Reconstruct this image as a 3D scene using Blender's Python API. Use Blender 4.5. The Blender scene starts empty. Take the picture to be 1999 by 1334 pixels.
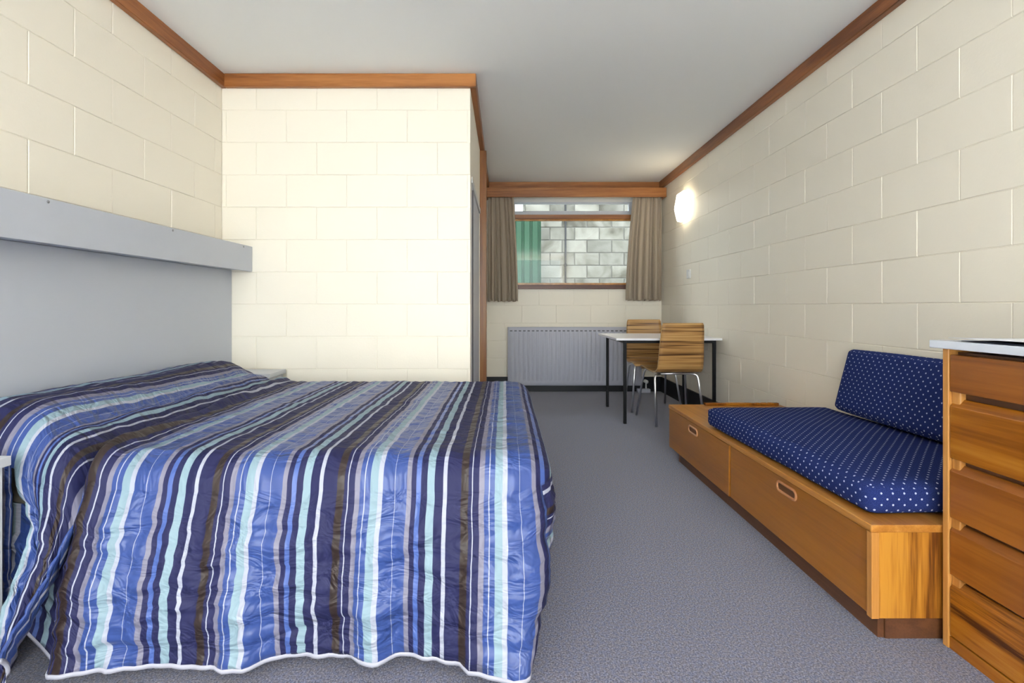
import bpy, bmesh, math, random
from mathutils import Vector, Matrix, noise
random.seed(7)
PI = math.pi
scene = bpy.context.scene
COL = scene.collection

# ------------------------------------------------------------------ camera
EYE = 0.96
cam_d = bpy.data.cameras.new('camera')
cam_d.sensor_width = 36.0
cam_d.lens = 970.0 / 1999.0 * 36.0
cam_d.shift_x = 14.5 / 1999.0
cam_d.shift_y = -68.0 / 1999.0
cam_d.clip_start = 0.02
cam = bpy.data.objects.new('camera', cam_d)
cam.location = (0, 0, EYE)
cam.rotation_euler = (PI / 2, 0, 0)
COL.objects.link(cam)
scene.camera = cam

# ------------------------------------------------------------------ world, daylight, exposure
world = bpy.data.worlds.new('sky')
scene.world = world
world.use_nodes = True
bg = world.node_tree.nodes['Background']
bg.inputs['Color'].default_value = (0.90, 0.95, 1.0, 1)
bg.inputs['Strength'].default_value = 7.0
scene.view_settings.view_transform = 'Standard'
scene.view_settings.look = 'None'
scene.view_settings.gamma = 1.0
scene.view_settings.use_curve_mapping = False
scene.view_settings.exposure = 0.38

def area_light(name, loc, rot, sx, sy, power, color):
    d = bpy.data.lights.new(name, 'AREA')
    d.shape = 'RECTANGLE'; d.size = sx; d.size_y = sy
    d.energy = power; d.color = color
    o = bpy.data.objects.new(name, d)
    o.location = loc; o.rotation_euler = rot
    COL.objects.link(o)
    return o
# daylight entering by the large glazed door behind the camera
area_light('daylight', (0.0, -2.72, 1.27), (PI / 2, 0, PI), 3.3, 2.15, 272.0, (1.0, 0.99, 0.985))
# added fill light, aimed upward from behind the camera to brighten the ceiling
area_light('ceiling_fill', (0.0, -2.70, 0.35), (math.radians(127), 0, PI), 3.2, 0.6, 440.0, (1.0, 0.97, 0.93))

# ------------------------------------------------------------------ helpers
def obj(name, bm, mat=None, parent=None, smooth=False, uvbox=False):
    if uvbox: uv_box(bm)
    me = bpy.data.meshes.new(name)
    if parent is not None and parent.type == 'EMPTY':
        bmesh.ops.translate(bm, verts=bm.verts, vec=-Vector(parent.location))
    elif parent is not None and parent.parent is not None:
        bmesh.ops.translate(bm, verts=bm.verts, vec=-Vector(parent.parent.location))
    bm.to_mesh(me); bm.free()
    if smooth:
        for p in me.polygons: p.use_smooth = True
    o = bpy.data.objects.new(name, me)
    if mat is not None: me.materials.append(mat)
    if parent is not None: o.parent = parent
    COL.objects.link(o)
    return o

def thing(name, label, cat, loc=(0, 0, 0), group=None):
    o = bpy.data.objects.new(name, None)
    o.empty_display_size = 0.1
    o.location = loc
    COL.objects.link(o)
    return tag(o, label, cat, group)

def tag(o, label, cat, group=None):
    o['label'] = label; o['category'] = cat
    if group: o['group'] = group
    return o

def struct(o, label=None):
    o['kind'] = 'structure'
    if label: o['label'] = label
    return o

def box(bm, x0, x1, y0, y1, z0, z1):
    vs = [bm.verts.new(p) for p in ((x0, y0, z0), (x1, y0, z0), (x1, y1, z0), (x0, y1, z0),
                                    (x0, y0, z1), (x1, y0, z1), (x1, y1, z1), (x0, y1, z1))]
    for f in ((0, 3, 2, 1), (4, 5, 6, 7), (0, 1, 5, 4), (1, 2, 6, 5), (2, 3, 7, 6), (3, 0, 4, 7)):
        bm.faces.new([vs[i] for i in f])
    return vs

def bx(x0, x1, y0, y1, z0, z1, bev=0.0, seg=2):
    bm = bmesh.new()
    box(bm, x0, x1, y0, y1, z0, z1)
    if bev > 0:
        bmesh.ops.bevel(bm, geom=bm.edges[:], offset=bev, segments=seg, profile=0.5, affect='EDGES')
    return bm

def prism(pts, axis, a0, a1):
    """extrude a polygon along an axis; pts are the two remaining coordinates in xyz order"""
    bm = bmesh.new()
    def mk(p, a):
        if axis == 'x': return (a, p[0], p[1])
        if axis == 'y': return (p[0], a, p[1])
        return (p[0], p[1], a)
    A = [bm.verts.new(mk(p, a0)) for p in pts]
    B = [bm.verts.new(mk(p, a1)) for p in pts]
    n = len(pts)
    bm.faces.new(A); bm.faces.new(B[::-1])
    for i in range(n):
        bm.faces.new((A[i], B[i], B[(i + 1) % n], A[(i + 1) % n]))
    bmesh.ops.recalc_face_normals(bm, faces=bm.faces)
    return bm

def tube(bm, pts, r, seg=8, closed=False):
    pts = [Vector(p) for p in pts]
    n = len(pts); rings = []
    up = None
    for i, p in enumerate(pts):
        if closed: t = pts[(i + 1) % n] - pts[i - 1]
        else: t = pts[min(i + 1, n - 1)] - pts[max(i - 1, 0)]
        t.normalize()
        if up is None:
            up = Vector((0, 0, 1)) if abs(t.z) < 0.9 else Vector((0, 1, 0))
        a = t.cross(up)
        if a.length < 1e-4: a = t.cross(Vector((1, 0, 0)))
        a.normalize(); b = a.cross(t).normalized(); up = b
        rings.append([bm.verts.new(p + a * math.cos(2 * PI * k / seg) * r + b * math.sin(2 * PI * k / seg) * r) for k in range(seg)])
    m = n if closed else n - 1
    for i in range(m):
        A = rings[i]; B = rings[(i + 1) % n]
        for k in range(seg):
            bm.faces.new((A[k], A[(k + 1) % seg], B[(k + 1) % seg], B[k]))
    if not closed:
        bm.faces.new(rings[0][::-1]); bm.faces.new(rings[-1])

def uv_box(bm):
    uvl = bm.loops.layers.uv.verify()
    bm.normal_update()
    for f in bm.faces:
        n = f.normal
        ax = max(range(3), key=lambda i: abs(n[i]))
        for l in f.loops:
            c = l.vert.co
            l[uvl].uv = ((c.y, c.z) if ax == 0 else (c.x, c.z) if ax == 1 else (c.x, c.y))

def sst(a, b, x):
    t = max(0.0, min(1.0, (x - a) / (b - a)))
    return t * t * (3 - 2 * t)

# ------------------------------------------------------------------ materials
def new_mat(name):
    m = bpy.data.materials.new(name); m.use_nodes = True
    nt = m.node_tree
    return m, nt, nt.nodes, nt.links, nt.nodes['Principled BSDF']

def paint(name, col, rough=0.6, bump=0.0, bscale=120.0, spec=0.3, metal=0.0, var=0.0):
    m, nt, N, L, p = new_mat(name)
    p.inputs['Base Color'].default_value = (*col, 1)
    p.inputs['Roughness'].default_value = rough
    p.inputs['Specular IOR Level'].default_value = spec
    p.inputs['Metallic'].default_value = metal
    tc = N.new('ShaderNodeTexCoord')
    nz = N.new('ShaderNodeTexNoise'); nz.inputs['Scale'].default_value = bscale; nz.inputs['Detail'].default_value = 4
    L.new(tc.outputs['Object'], nz.inputs['Vector'])
    if bump > 0:
        b = N.new('ShaderNodeBump'); b.inputs['Strength'].default_value = bump; b.inputs['Distance'].default_value = 0.002
        L.new(nz.outputs['Fac'], b.inputs['Height']); L.new(b.outputs['Normal'], p.inputs['Normal'])
    if var > 0:
        nz2 = N.new('ShaderNodeTexNoise'); nz2.inputs['Scale'].default_value = 3.0; nz2.inputs['Detail'].default_value = 5
        L.new(tc.outputs['Object'], nz2.inputs['Vector'])
        rp = N.new('ShaderNodeValToRGB')
        rp.color_ramp.elements[0].position = 0.3; rp.color_ramp.elements[1].position = 0.7
        rp.color_ramp.elements[0].color = (*[c * (1 - var) for c in col], 1)
        rp.color_ramp.elements[1].color = (*[min(1, c * (1 + var)) for c in col], 1)
        L.new(nz2.outputs['Fac'], rp.inputs['Fac']); L.new(rp.outputs['Color'], p.inputs['Base Color'])
    return m

def wood(name, dark, mid, light, axis='y', rough=0.32, scale=1.0, streak=1.0, bump=0.08):
    """grain runs along the axis; colour varies across it"""
    m, nt, N, L, p = new_mat(name)
    tc = N.new('ShaderNodeTexCoord'); oi = N.new('ShaderNodeObjectInfo')
    mp = N.new('ShaderNodeMapping')
    s = {'x': (1.2, 26, 26), 'y': (26, 1.2, 26), 'z': (26, 26, 1.2)}[axis]
    mp.inputs['Scale'].default_value = [v * scale for v in s]
    sc = N.new('ShaderNodeVectorMath'); sc.operation = 'SCALE'; sc.inputs[0].default_value = (7, 5, 9)
    L.new(oi.outputs['Random'], sc.inputs['Scale'])
    ad = N.new('ShaderNodeVectorMath'); ad.operation = 'ADD'
    L.new(tc.outputs['Object'], ad.inputs[0]); L.new(sc.outputs['Vector'], ad.inputs[1])
    L.new(ad.outputs['Vector'], mp.inputs['Vector'])
    n1 = N.new('ShaderNodeTexNoise'); n1.inputs['Scale'].default_value = 0.55; n1.inputs['Detail'].default_value = 6
    n1.inputs['Roughness'].default_value = 0.6; n1.inputs['Distortion'].default_value = 0.6
    n2 = N.new('ShaderNodeTexNoise'); n2.inputs['Scale'].default_value = 7.0; n2.inputs['Detail'].default_value = 3
    L.new(mp.outputs['Vector'], n1.inputs['Vector']); L.new(mp.outputs['Vector'], n2.inputs['Vector'])
    mx = N.new('ShaderNodeMath'); mx.operation = 'MULTIPLY_ADD'
    mx.inputs[1].default_value = 0.28; 
    L.new(n2.outputs['Fac'], mx.inputs[0]); L.new(n1.outputs['Fac'], mx.inputs[2])
    rp = N.new('ShaderNodeValToRGB'); e = rp.color_ramp.elements
    c = 0.64; w = 0.17 / streak
    e[0].position = c - w; e[0].color = (*dark, 1)
    e[1].position = c + w; e[1].color = (*light, 1)
    k = e.new(c); k.color = (*mid, 1)
    L.new(mx.outputs['Value'], rp.inputs['Fac']); L.new(rp.outputs['Color'], p.inputs['Base Color'])
    p.inputs['Roughness'].default_value = rough
    b = N.new('ShaderNodeBump'); b.inputs['Strength'].default_value = bump; b.inputs['Distance'].default_value = 0.002
    L.new(mx.outputs['Value'], b.inputs['Height']); L.new(b.outputs['Normal'], p.inputs['Normal'])
    return m

def glass_mat():
    m, nt, N, L, p = new_mat('window_glass')
    tr = N.new('ShaderNodeBsdfTransparent'); tr.inputs['Color'].default_value = (0.93, 0.96, 0.95, 1)
    gl = N.new('ShaderNodeBsdfGlossy'); gl.inputs['Roughness'].default_value = 0.02
    fr = N.new('ShaderNodeFresnel'); fr.inputs['IOR'].default_value = 1.28
    mx = N.new('ShaderNodeMixShader')
    L.new(fr.outputs['Fac'], mx.inputs['Fac']); L.new(tr.outputs['BSDF'], mx.inputs[1]); L.new(gl.outputs['BSDF'], mx.inputs[2])
    L.new(mx.outputs['Shader'], N['Material Output'].inputs['Surface'])
    return m

M = {}
M['wall'] = paint('cream_block_paint', (0.89, 0.83, 0.718), 0.45, 0.25, 90, 0.35)
M['plaster'] = paint('cream_plaster', (0.89, 0.83, 0.718), 0.55, 0.1, 60, 0.3)
M['ceil'] = paint('white_ceiling_paint', (0.90, 0.90, 0.89), 0.75, 0.05, 200, 0.2)
M['grey'] = paint('blue_grey_laminate', (0.50, 0.525, 0.59), 0.38, 0.03, 300, 0.4)
M['metal_grey'] = paint('grey_steel_paint', (0.52, 0.55, 0.61), 0.35, 0.0, 100, 0.5)
M['screw'] = paint('dull_screw_metal', (0.30, 0.30, 0.31), 0.4, 0, 100, 0.5, 0.6)
M['night'] = paint('pale_grey_laminate', (0.60, 0.62, 0.66), 0.4, 0.05, 150, 0.4, 0, 0.05)
M['skirt'] = paint('black_vinyl_skirting', (0.010, 0.011, 0.016), 0.45, 0, 100, 0.4)
M['radiator'] = paint('radiator_enamel', (0.50, 0.51, 0.60), 0.4, 0, 100, 0.4)
M['rad_slot'] = paint('radiator_slot', (0.12, 0.12, 0.14), 0.6)
M['white_plastic'] = paint('white_plastic', (0.78, 0.78, 0.77), 0.4, 0, 100, 0.4)
M['table_top'] = paint('white_table_laminate', (0.84, 0.84, 0.88), 0.25, 0, 100, 0.5)
M['black_steel'] = paint('black_powder_coat', (0.008, 0.008, 0.010), 0.45, 0, 100, 0.2)
M['chrome'] = paint('chrome_tube', (0.80, 0.80, 0.82), 0.28, 0, 100, 0.5, 1.0)
M['chest_top'] = paint('white_blue_laminate', (0.66, 0.70, 0.79), 0.3, 0, 100, 0.5)
M['paper'] = paint('white_paper', (0.80, 0.81, 0.86), 0.7)
M['ink'] = paint('dark_folder_card', (0.02, 0.025, 0.05), 0.6)
M['white_frame'] = paint('white_window_paint', (0.72, 0.72, 0.70), 0.45)
M['sheet_green'] = paint('green_coated_steel', (0.006, 0.037, 0.016), 0.7, 0, 10, 0.4, 0, 0.12)
M['pipe'] = paint('dark_pipe', (0.008, 0.008, 0.01), 0.5)
M['concrete'] = paint('outside_concrete', (0.13, 0.125, 0.115), 0.9, 0.3, 60, 0.2, 0, 0.15)
M['mattress'] = paint('mattress_ticking', (0.62, 0.60, 0.52), 0.8, 0.1, 200)
M['base_cloth'] = paint('bed_base_cloth', (0.30, 0.27, 0.20), 0.85, 0.1, 200)
M['binding'] = paint('pale_hem_binding', (0.42, 0.42, 0.50), 0.6, 0.2, 250)
M['gap_shade'] = paint('dark_gap_shade', (0.02, 0.02, 0.03), 0.8)
M['glass'] = glass_mat()
M['trim'] = wood('stained_trim_wood', (0.17, 0.055, 0.016), (0.30, 0.105, 0.030), (0.40, 0.155, 0.045), 'y', 0.35)
M['trim_x'] = wood('stained_trim_wood_x', (0.20, 0.068, 0.018), (0.34, 0.125, 0.033), (0.46, 0.19, 0.055), 'x', 0.35)
M['trim_z'] = wood('stained_post_wood', (0.16, 0.055, 0.014), (0.27, 0.10, 0.026), (0.36, 0.15, 0.04), 'z', 0.35)
M['sill'] = wood('dark_sill_wood', (0.06, 0.018, 0.010), (0.10, 0.03, 0.016), (0.14, 0.045, 0.022), 'x', 0.4)
M['bunk_front'] = wood('golden_veneer', (0.27, 0.095, 0.010), (0.35, 0.130, 0.014), (0.42, 0.17, 0.022), 'y', 0.30, 0.6, 0.8)
M['bunk_top'] = wood('honey_top_wood', (0.36, 0.135, 0.02), (0.47, 0.195, 0.035), (0.58, 0.28, 0.07), 'y', 0.28)
M['bunk_end'] = wood('streaky_end_veneer', (0.11, 0.030, 0.005), (0.37, 0.14, 0.016), (0.52, 0.23, 0.03), 'z', 0.32, 0.8, 1.6)
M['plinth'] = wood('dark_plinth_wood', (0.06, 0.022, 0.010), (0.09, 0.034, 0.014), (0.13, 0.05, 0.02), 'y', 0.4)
M['chest_edge'] = wood('chest_edge_wood', (0.40, 0.165, 0.035), (0.50, 0.22, 0.05), (0.60, 0.29, 0.08), 'z', 0.32)
M['drawer_a'] = wood('reddish_drawer_wood', (0.15, 0.042, 0.008), (0.24, 0.074, 0.010), (0.32, 0.108, 0.016), 'y', 0.28, 0.5, 1.4)
M['drawer_b'] = wood('amber_drawer_wood', (0.22, 0.066, 0.006), (0.34, 0.115, 0.009), (0.43, 0.165, 0.016), 'y', 0.26, 0.55, 1.4)
M['drawer_c'] = wood('banded_drawer_wood', (0.08, 0.022, 0.005), (0.36, 0.122, 0.010), (0.45, 0.18, 0.018), 'y', 0.26, 0.7, 1.5)
M['ring'] = wood('handle_wood', (0.42, 0.17, 0.07), (0.52, 0.23, 0.10), (0.62, 0.32, 0.16), 'y', 0.3)
M['recess'] = wood('handle_recess_wood', (0.10, 0.04, 0.012), (0.14, 0.055, 0.018), (0.18, 0.07, 0.022), 'y', 0.5)
M['curtain'] = paint('taupe_curtain', (0.42, 0.35, 0.275), 0.85, 0.35, 350, 0.15)

# zebra veneer of the chairs
def zebra():
    m, nt, N, L, p = new_mat('zebra_veneer')
    tc = N.new('ShaderNodeTexCoord'); mp = N.new('ShaderNodeMapping')
    mp.inputs['Scale'].default_value = (0.9, 44, 1)
    oi = N.new('ShaderNodeObjectInfo'); ad = N.new('ShaderNodeVectorMath'); ad.operation = 'ADD'
    L.new(tc.outputs['UV'], ad.inputs[0]); L.new(oi.outputs['Random'], ad.inputs[1])
    L.new(ad.outputs['Vector'], mp.inputs['Vector'])
    n1 = N.new('ShaderNodeTexNoise'); n1.inputs['Scale'].default_value = 1.5; n1.inputs['Detail'].default_value = 2; n1.inputs['Distortion'].default_value = 0.3
    L.new(mp.outputs['Vector'], n1.inputs['Vector'])
    rp = N.new('ShaderNodeValToRGB'); e = rp.color_ramp.elements
    e[0].position = 0.34; e[0].color = (0.09, 0.035, 0.010, 1)
    e[1].position = 0.66; e[1].color = (0.55, 0.33, 0.13, 1)
    a = e.new(0.45); a.color = (0.36, 0.18, 0.055, 1)
    a = e.new(0.54); a.color = (0.47, 0.26, 0.09, 1)
    L.new(n1.outputs['Fac'], rp.inputs['Fac']); L.new(rp.outputs['Color'], p.inputs['Base Color'])
    p.inputs['Roughness'].default_value = 0.38
    return m
M['zebra'] = zebra()
M['ply_edge'] = paint('pale_ply_edge', (0.55, 0.38, 0.20), 0.5)

def carpet():
    m, nt, N, L, p = new_mat('blue_grey_carpet')
    tc = N.new('ShaderNodeTexCoord')
    n1 = N.new('ShaderNodeTexNoise'); n1.inputs['Scale'].default_value = 210; n1.inputs['Detail'].default_value = 3; n1.inputs['Roughness'].default_value = 0.7
    n2 = N.new('ShaderNodeTexNoise'); n2.inputs['Scale'].default_value = 3; n2.inputs['Detail'].default_value = 3
    n3 = N.new('ShaderNodeTexNoise'); n3.inputs['Scale'].default_value = 75; n3.inputs['Detail'].default_value = 2
    for n in (n1, n2, n3): L.new(tc.outputs['Object'], n.inputs['Vector'])
    rp = N.new('ShaderNodeValToRGB'); e = rp.color_ramp.elements
    e[0].position = 0.34; e[0].color = (0.055, 0.058, 0.095, 1)
    e[1].position = 0.68; e[1].color = (0.36, 0.37, 0.46, 1)
    k = e.new(0.5); k.color = (0.165, 0.172, 0.240, 1)
    L.new(n1.outputs['Fac'], rp.inputs['Fac'])
    r2 = N.new('ShaderNodeValToRGB'); e = r2.color_ramp.elements
    e[0].position = 0.42; e[0].color = (1.06, 0.99, 0.94, 1); e[1].position = 0.6; e[1].color = (0.94, 0.97, 1.10, 1)
    L.new(n3.outputs['Fac'], r2.inputs['Fac'])
    mx = N.new('ShaderNodeMix'); mx.data_type = 'RGBA'; mx.blend_type = 'MULTIPLY'; mx.inputs['Factor'].default_value = 1
    L.new(rp.outputs['Color'], mx.inputs[6]); L.new(r2.outputs['Color'], mx.inputs[7])
    L.new(mx.outputs[2], p.inputs['Base Color'])
    p.inputs['Roughness'].default_value = 0.95; p.inputs['Specular IOR Level'].default_value = 0.1
    p.inputs['Sheen Weight'].default_value = 0.25
    b = N.new('ShaderNodeBump'); b.inputs['Strength'].default_value = 0.6; b.inputs['Distance'].default_value = 0.004
    L.new(n1.outputs['Fac'], b.inputs['Height']); L.new(b.outputs['Normal'], p.inputs['Normal'])
    return m
M['carpet'] = carpet()

def dotted():
    m, nt, N, L, p = new_mat('navy_dotted_cloth')
    tc = N.new('ShaderNodeTexCoord')
    S = 1 / 0.034
    outs = []
    for off in ((0, 0, 0), (0.5, 0.5, 0)):
        mp = N.new('ShaderNodeMapping'); mp.inputs['Scale'].default_value = (S, S, 1); mp.inputs['Location'].default_value = off
        L.new(tc.outputs['UV'], mp.inputs['Vector'])
        fr = N.new('ShaderNodeVectorMath'); fr.operation = 'FRACTION'; L.new(mp.outputs['Vector'], fr.inputs[0])
        sb = N.new('ShaderNodeVectorMath'); sb.operation = 'DISTANCE'; sb.inputs[1].default_value = (0.5, 0.5, 0)
        L.new(fr.outputs['Vector'], sb.inputs[0])
        lt = N.new('ShaderNodeMath'); lt.operation = 'LESS_THAN'; lt.inputs[1].default_value = 0.088
        L.new(sb.outputs['Value'], lt.inputs[0]); outs.append(lt)
    mx = N.new('ShaderNodeMath'); mx.operation = 'MAXIMUM'
    L.new(outs[0].outputs[0], mx.inputs[0]); L.new(outs[1].outputs[0], mx.inputs[1])
    nz = N.new('ShaderNodeTexNoise'); nz.inputs['Scale'].default_value = 400; L.new(tc.outputs['UV'], nz.inputs['Vector'])
    rp = N.new('ShaderNodeValToRGB'); e = rp.color_ramp.elements
    e[0].position = 0.35; e[0].color = (0.013, 0.021, 0.095, 1); e[1].position = 0.7; e[1].color = (0.028, 0.045, 0.18, 1)
    L.new(nz.outputs['Fac'], rp.inputs['Fac'])
    mc = N.new('ShaderNodeMix'); mc.data_type = 'RGBA'
    L.new(mx.outputs[0], mc.inputs['Factor']); L.new(rp.outputs['Color'], mc.inputs[6]); mc.inputs[7].default_value = (0.48, 0.53, 0.70, 1)
    L.new(mc.outputs[2], p.inputs['Base Color'])
    p.inputs['Roughness'].default_value = 0.95; p.inputs['Specular IOR Level'].default_value = 0.05
    b = N.new('ShaderNodeBump'); b.inputs['Strength'].default_value = 0.3; b.inputs['Distance'].default_value = 0.001
    L.new(nz.outputs['Fac'], b.inputs['Height']); L.new(b.outputs['Normal'], p.inputs['Normal'])
    return m
M['dots'] = dotted()

def stripes():
    m, nt, N, L, p = new_mat('striped_satin')
    tc = N.new('ShaderNodeTexCoord')
    sx = N.new('ShaderNodeSeparateXYZ'); L.new(tc.outputs['UV'], sx.inputs['Vector'])
    mp = N.new('ShaderNodeMapping'); mp.inputs['Scale'].default_value = (2.0, 6.0, 1); L.new(tc.outputs['UV'], mp.inputs['Vector'])
    nz = N.new('ShaderNodeTexNoise'); nz.inputs['Scale'].default_value = 1.6; nz.inputs['Detail'].default_value = 2; L.new(mp.outputs['Vector'], nz.inputs['Vector'])
    w = N.new('ShaderNodeMath'); w.operation = 'MULTIPLY_ADD'; w.inputs[1].default_value = 0.009
    L.new(nz.outputs['Fac'], w.inputs[0]); L.new(sx.outputs['X'], w.inputs[2])
    a = N.new('ShaderNodeMath'); a.operation = 'MULTIPLY_ADD'; a.inputs[1].default_value = 1 / 0.336; a.inputs[2].default_value = 0.694 / 0.336 + 10
    L.new(w.outputs[0], a.inputs[0])
    f = N.new('ShaderNodeMath'); f.operation = 'FRACT'; L.new(a.outputs[0], f.inputs[0])
    AQ = (0.22, 0.32, 0.385); WH = (0.36, 0.38, 0.47); BL = (0.033, 0.066, 0.24); LB = (0.065, 0.115, 0.35)
    LV = (0.18, 0.175, 0.245); NV = (0.010, 0.012, 0.068); BR = (0.026, 0.015, 0.013)
    st = [(0, AQ, .4), (.062, WH, .4), (.10, BL, 1), (.193, WH, .4), (.199, BL, 1), (.29, LV, .7), (.325, NV, .1), (.366, LB, 1), (.405, NV, .1),
          (.455, AQ, .4), (.515, NV, .1), (.585, WH, .3), (.615, NV, .1), (.728, BR, .7), (.787, NV, .1), (.815, WH, .4), (.824, NV, .1),
          (.875, LV, .7), (.915, BL, 1), (.953, WH, .4), (.960, BL, 1)]
    rp = N.new('ShaderNodeValToRGB'); cr = rp.color_ramp; cr.interpolation = 'CONSTANT'
    r2 = N.new('ShaderNodeValToRGB'); c2 = r2.color_ramp; c2.interpolation = 'CONSTANT'
    for i, (pos, c, s) in enumerate(st):
        for ramp, colr in ((cr, (*c, 1)), (c2, (s, s, s, 1))):
            if i < 1: e = ramp.elements[0]; e.position = pos
            elif i == 1: e = ramp.elements[1]; e.position = pos
            else: e = ramp.elements.new(pos)
            e.color = colr
    L.new(f.outputs[0], rp.inputs['Fac']); L.new(f.outputs[0], r2.inputs['Fac'])
    L.new(rp.outputs['Color'], p.inputs['Base Color'])
    ro = N.new('ShaderNodeMath'); ro.operation = 'MULTIPLY_ADD'; ro.inputs[1].default_value = -0.40; ro.inputs[2].default_value = 0.74
    L.new(r2.outputs['Color'], ro.inputs[0]); L.new(ro.outputs[0], p.inputs['Roughness'])
    p.inputs['Specular IOR Level'].default_value = 0.4
    m2 = N.new('ShaderNodeMapping'); m2.inputs['Scale'].default_value = (10, 17, 1); m2.inputs['Rotation'].default_value = (0, 0, 0.45)
    L.new(tc.outputs['UV'], m2.inputs['Vector'])
    n2 = N.new('ShaderNodeTexNoise'); n2.inputs['Scale'].default_value = 1.0; n2.inputs['Detail'].default_value = 3; n2.inputs['Distortion'].default_value = 0.8
    L.new(m2.outputs['Vector'], n2.inputs['Vector'])
    hm = N.new('ShaderNodeMath'); hm.operation = 'MULTIPLY'
    L.new(n2.outputs['Fac'], hm.inputs[0]); L.new(r2.outputs['Color'], hm.inputs[1])
    b = N.new('ShaderNodeBump'); b.inputs['Strength'].default_value = 0.9; b.inputs['Distance'].default_value = 0.03
    L.new(n2.outputs['Fac'], b.inputs['Height'])
    L.new(b.outputs['Normal'], p.inputs['Normal'])
    return m
M['stripes'] = stripes()

def outside_block():
    m, nt, N, L, p = new_mat('weathered_block')
    tc = N.new('ShaderNodeTexCoord'); oi = N.new('ShaderNodeObjectInfo')
    ad = N.new('ShaderNodeVectorMath'); ad.operation = 'ADD'
    L.new(tc.outputs['Object'], ad.inputs[0]); L.new(oi.outputs['Location'], ad.inputs[1])
    n1 = N.new('ShaderNodeTexNoise'); n1.inputs['Scale'].default_value = 3.2; n1.inputs['Detail'].default_value = 6; n1.inputs['Distortion'].default_value = 1.0
    L.new(ad.outputs['Vector'], n1.inputs['Vector'])
    rp = N.new('ShaderNodeValToRGB'); e = rp.color_ramp.elements
    e[0].position = 0.3; e[0].color = (0.05, 0.045, 0.034, 1); e[1].position = 0.62; e[1].color = (0.145, 0.138, 0.12, 1)
    k = e.new(0.42); k.color = (0.095, 0.09, 0.074, 1)
    L.new(n1.outputs['Fac'], rp.inputs['Fac'])
    hs = N.new('ShaderNodeHueSaturation')
    v = N.new('ShaderNodeMapRange'); v.inputs['To Min'].default_value = 0.75; v.inputs['To Max'].default_value = 1.2
    L.new(oi.outputs['Random'], v.inputs['Value']); L.new(v.outputs['Result'], hs.inputs['Value'])
    L.new(rp.outputs['Color'], hs.inputs['Color']); L.new(hs.outputs['Color'], p.inputs['Base Color'])
    p.inputs['Roughness'].default_value = 0.92
    b = N.new('ShaderNodeBump'); b.inputs['Strength'].default_value = 0.5; b.inputs['Distance'].default_value = 0.004
    n2 = N.new('ShaderNodeTexNoise'); n2.inputs['Scale'].default_value = 70; L.new(tc.outputs['Object'], n2.inputs['Vector'])
    L.new(n2.outputs['Fac'], b.inputs['Height']); L.new(b.outputs['Normal'], p.inputs['Normal'])
    return m
M['block_out'] = outside_block()

# ------------------------------------------------------------------ room shell
XL, XR = -1.747, 1.779          # side walls
YB, YE, YK = 3.07, 5.64, -2.80  # block wall by the bed, window wall, back wall
XP = -0.212                     # right face of the partition
def ceil_z(y): return 2.412 - 0.0075 * y
ZJ = 0.975                      # a bed joint just above eye level

_block_cache = {}
def block_mesh(w, h, dep, gap, ch, mat):
    key = (round(w, 3), round(h, 3), dep, mat.name)
    if key in _block_cache: return _block_cache[key]
    w, h = key[0], key[1]
    me = bpy.data.meshes.new('block')
    a = w / 2 - gap; b = h / 2 - gap
    V = []; F = []
    for (aa, bb, d) in ((a, b, 0), (a, b, dep - ch), (a - ch, b - ch, dep)):
        V += [(-aa, d, -bb), (aa, d, -bb), (aa, d, bb), (-aa, d, bb)]
    for r in (0, 4):
        for i in range(4):
            j = (i + 1) % 4
            F.append((r + i, r + 4 + i, r + 4 + j, r + j))
    F.append((8, 11, 10, 9)); F.append((0, 1, 2, 3))
    me.from_pydata(V, [], F); me.update()
    bm = bmesh.new(); bm.from_mesh(me); bmesh.ops.recalc_face_normals(bm, faces=bm.faces); bm.to_mesh(me); bm.free()
    me.materials.append(mat)
    _block_cache[key] = me
    return me

def lay_blocks(parent, plane, face, a0, a1, z0, z1, pitch, phase, holes, mat, dep=0.004, gap=0.0012, ch=0.0022, zj=ZJ, course=0.2, jit=0.0012):
    """plane: 'y-' blocks face -y (a is x), 'x-' face -x, 'x+' face +x (a is y)."""
    kz = math.floor((z0 - zj) / course)
    while zj + kz * course < z1 - 1e-4:
        za = max(z0, zj + kz * course); zb = min(z1, zj + (kz + 1) * course)
        off = phase + (pitch / 2 if kz % 2 else 0)
        cuts = sorted({za, zb} | {h[2] for h in holes if za < h[2] < zb} | {h[3] for h in holes if za < h[3] < zb})
        for c0, c1 in zip(cuts, cuts[1:]):
            if c1 - c0 < 0.015: continue
            ka = math.floor((a0 - off) / pitch)
            while off + ka * pitch < a1 - 1e-4:
                iv = [(max(a0, off + ka * pitch), min(a1, off + (ka + 1) * pitch))]
                for h in holes:
                    if h[2] < c1 - 1e-4 and h[3] > c0 + 1e-4:
                        nv = []
                        for (p, q) in iv:
                            if h[1] <= p or h[0] >= q: nv.append((p, q))
                            else:
                                if h[0] > p: nv.append((p, h[0]))
                                if h[1] < q: nv.append((h[1], q))
                        iv = nv
                for (p, q) in iv:
                    if q - p < 0.02: continue
                    o = bpy.data.objects.new('block', block_mesh(q - p, c1 - c0, dep, gap, ch, mat))
                    m = (p + q) / 2; z = (c0 + c1) / 2; j = random.uniform(-jit, jit * 0.4)
                    if plane == 'y-': o.location = (m, face + dep - j, z); o.rotation_euler = (0, 0, PI)
                    elif plane == 'x-': o.location = (face + dep - j, m, z); o.rotation_euler = (0, 0, PI / 2)
                    else: o.location = (face - dep + j, m, z); o.rotation_euler = (0, 0, -PI / 2)
                    o.parent = parent
                    COL.objects.link(o)
                ka += 1
        kz += 1

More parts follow.
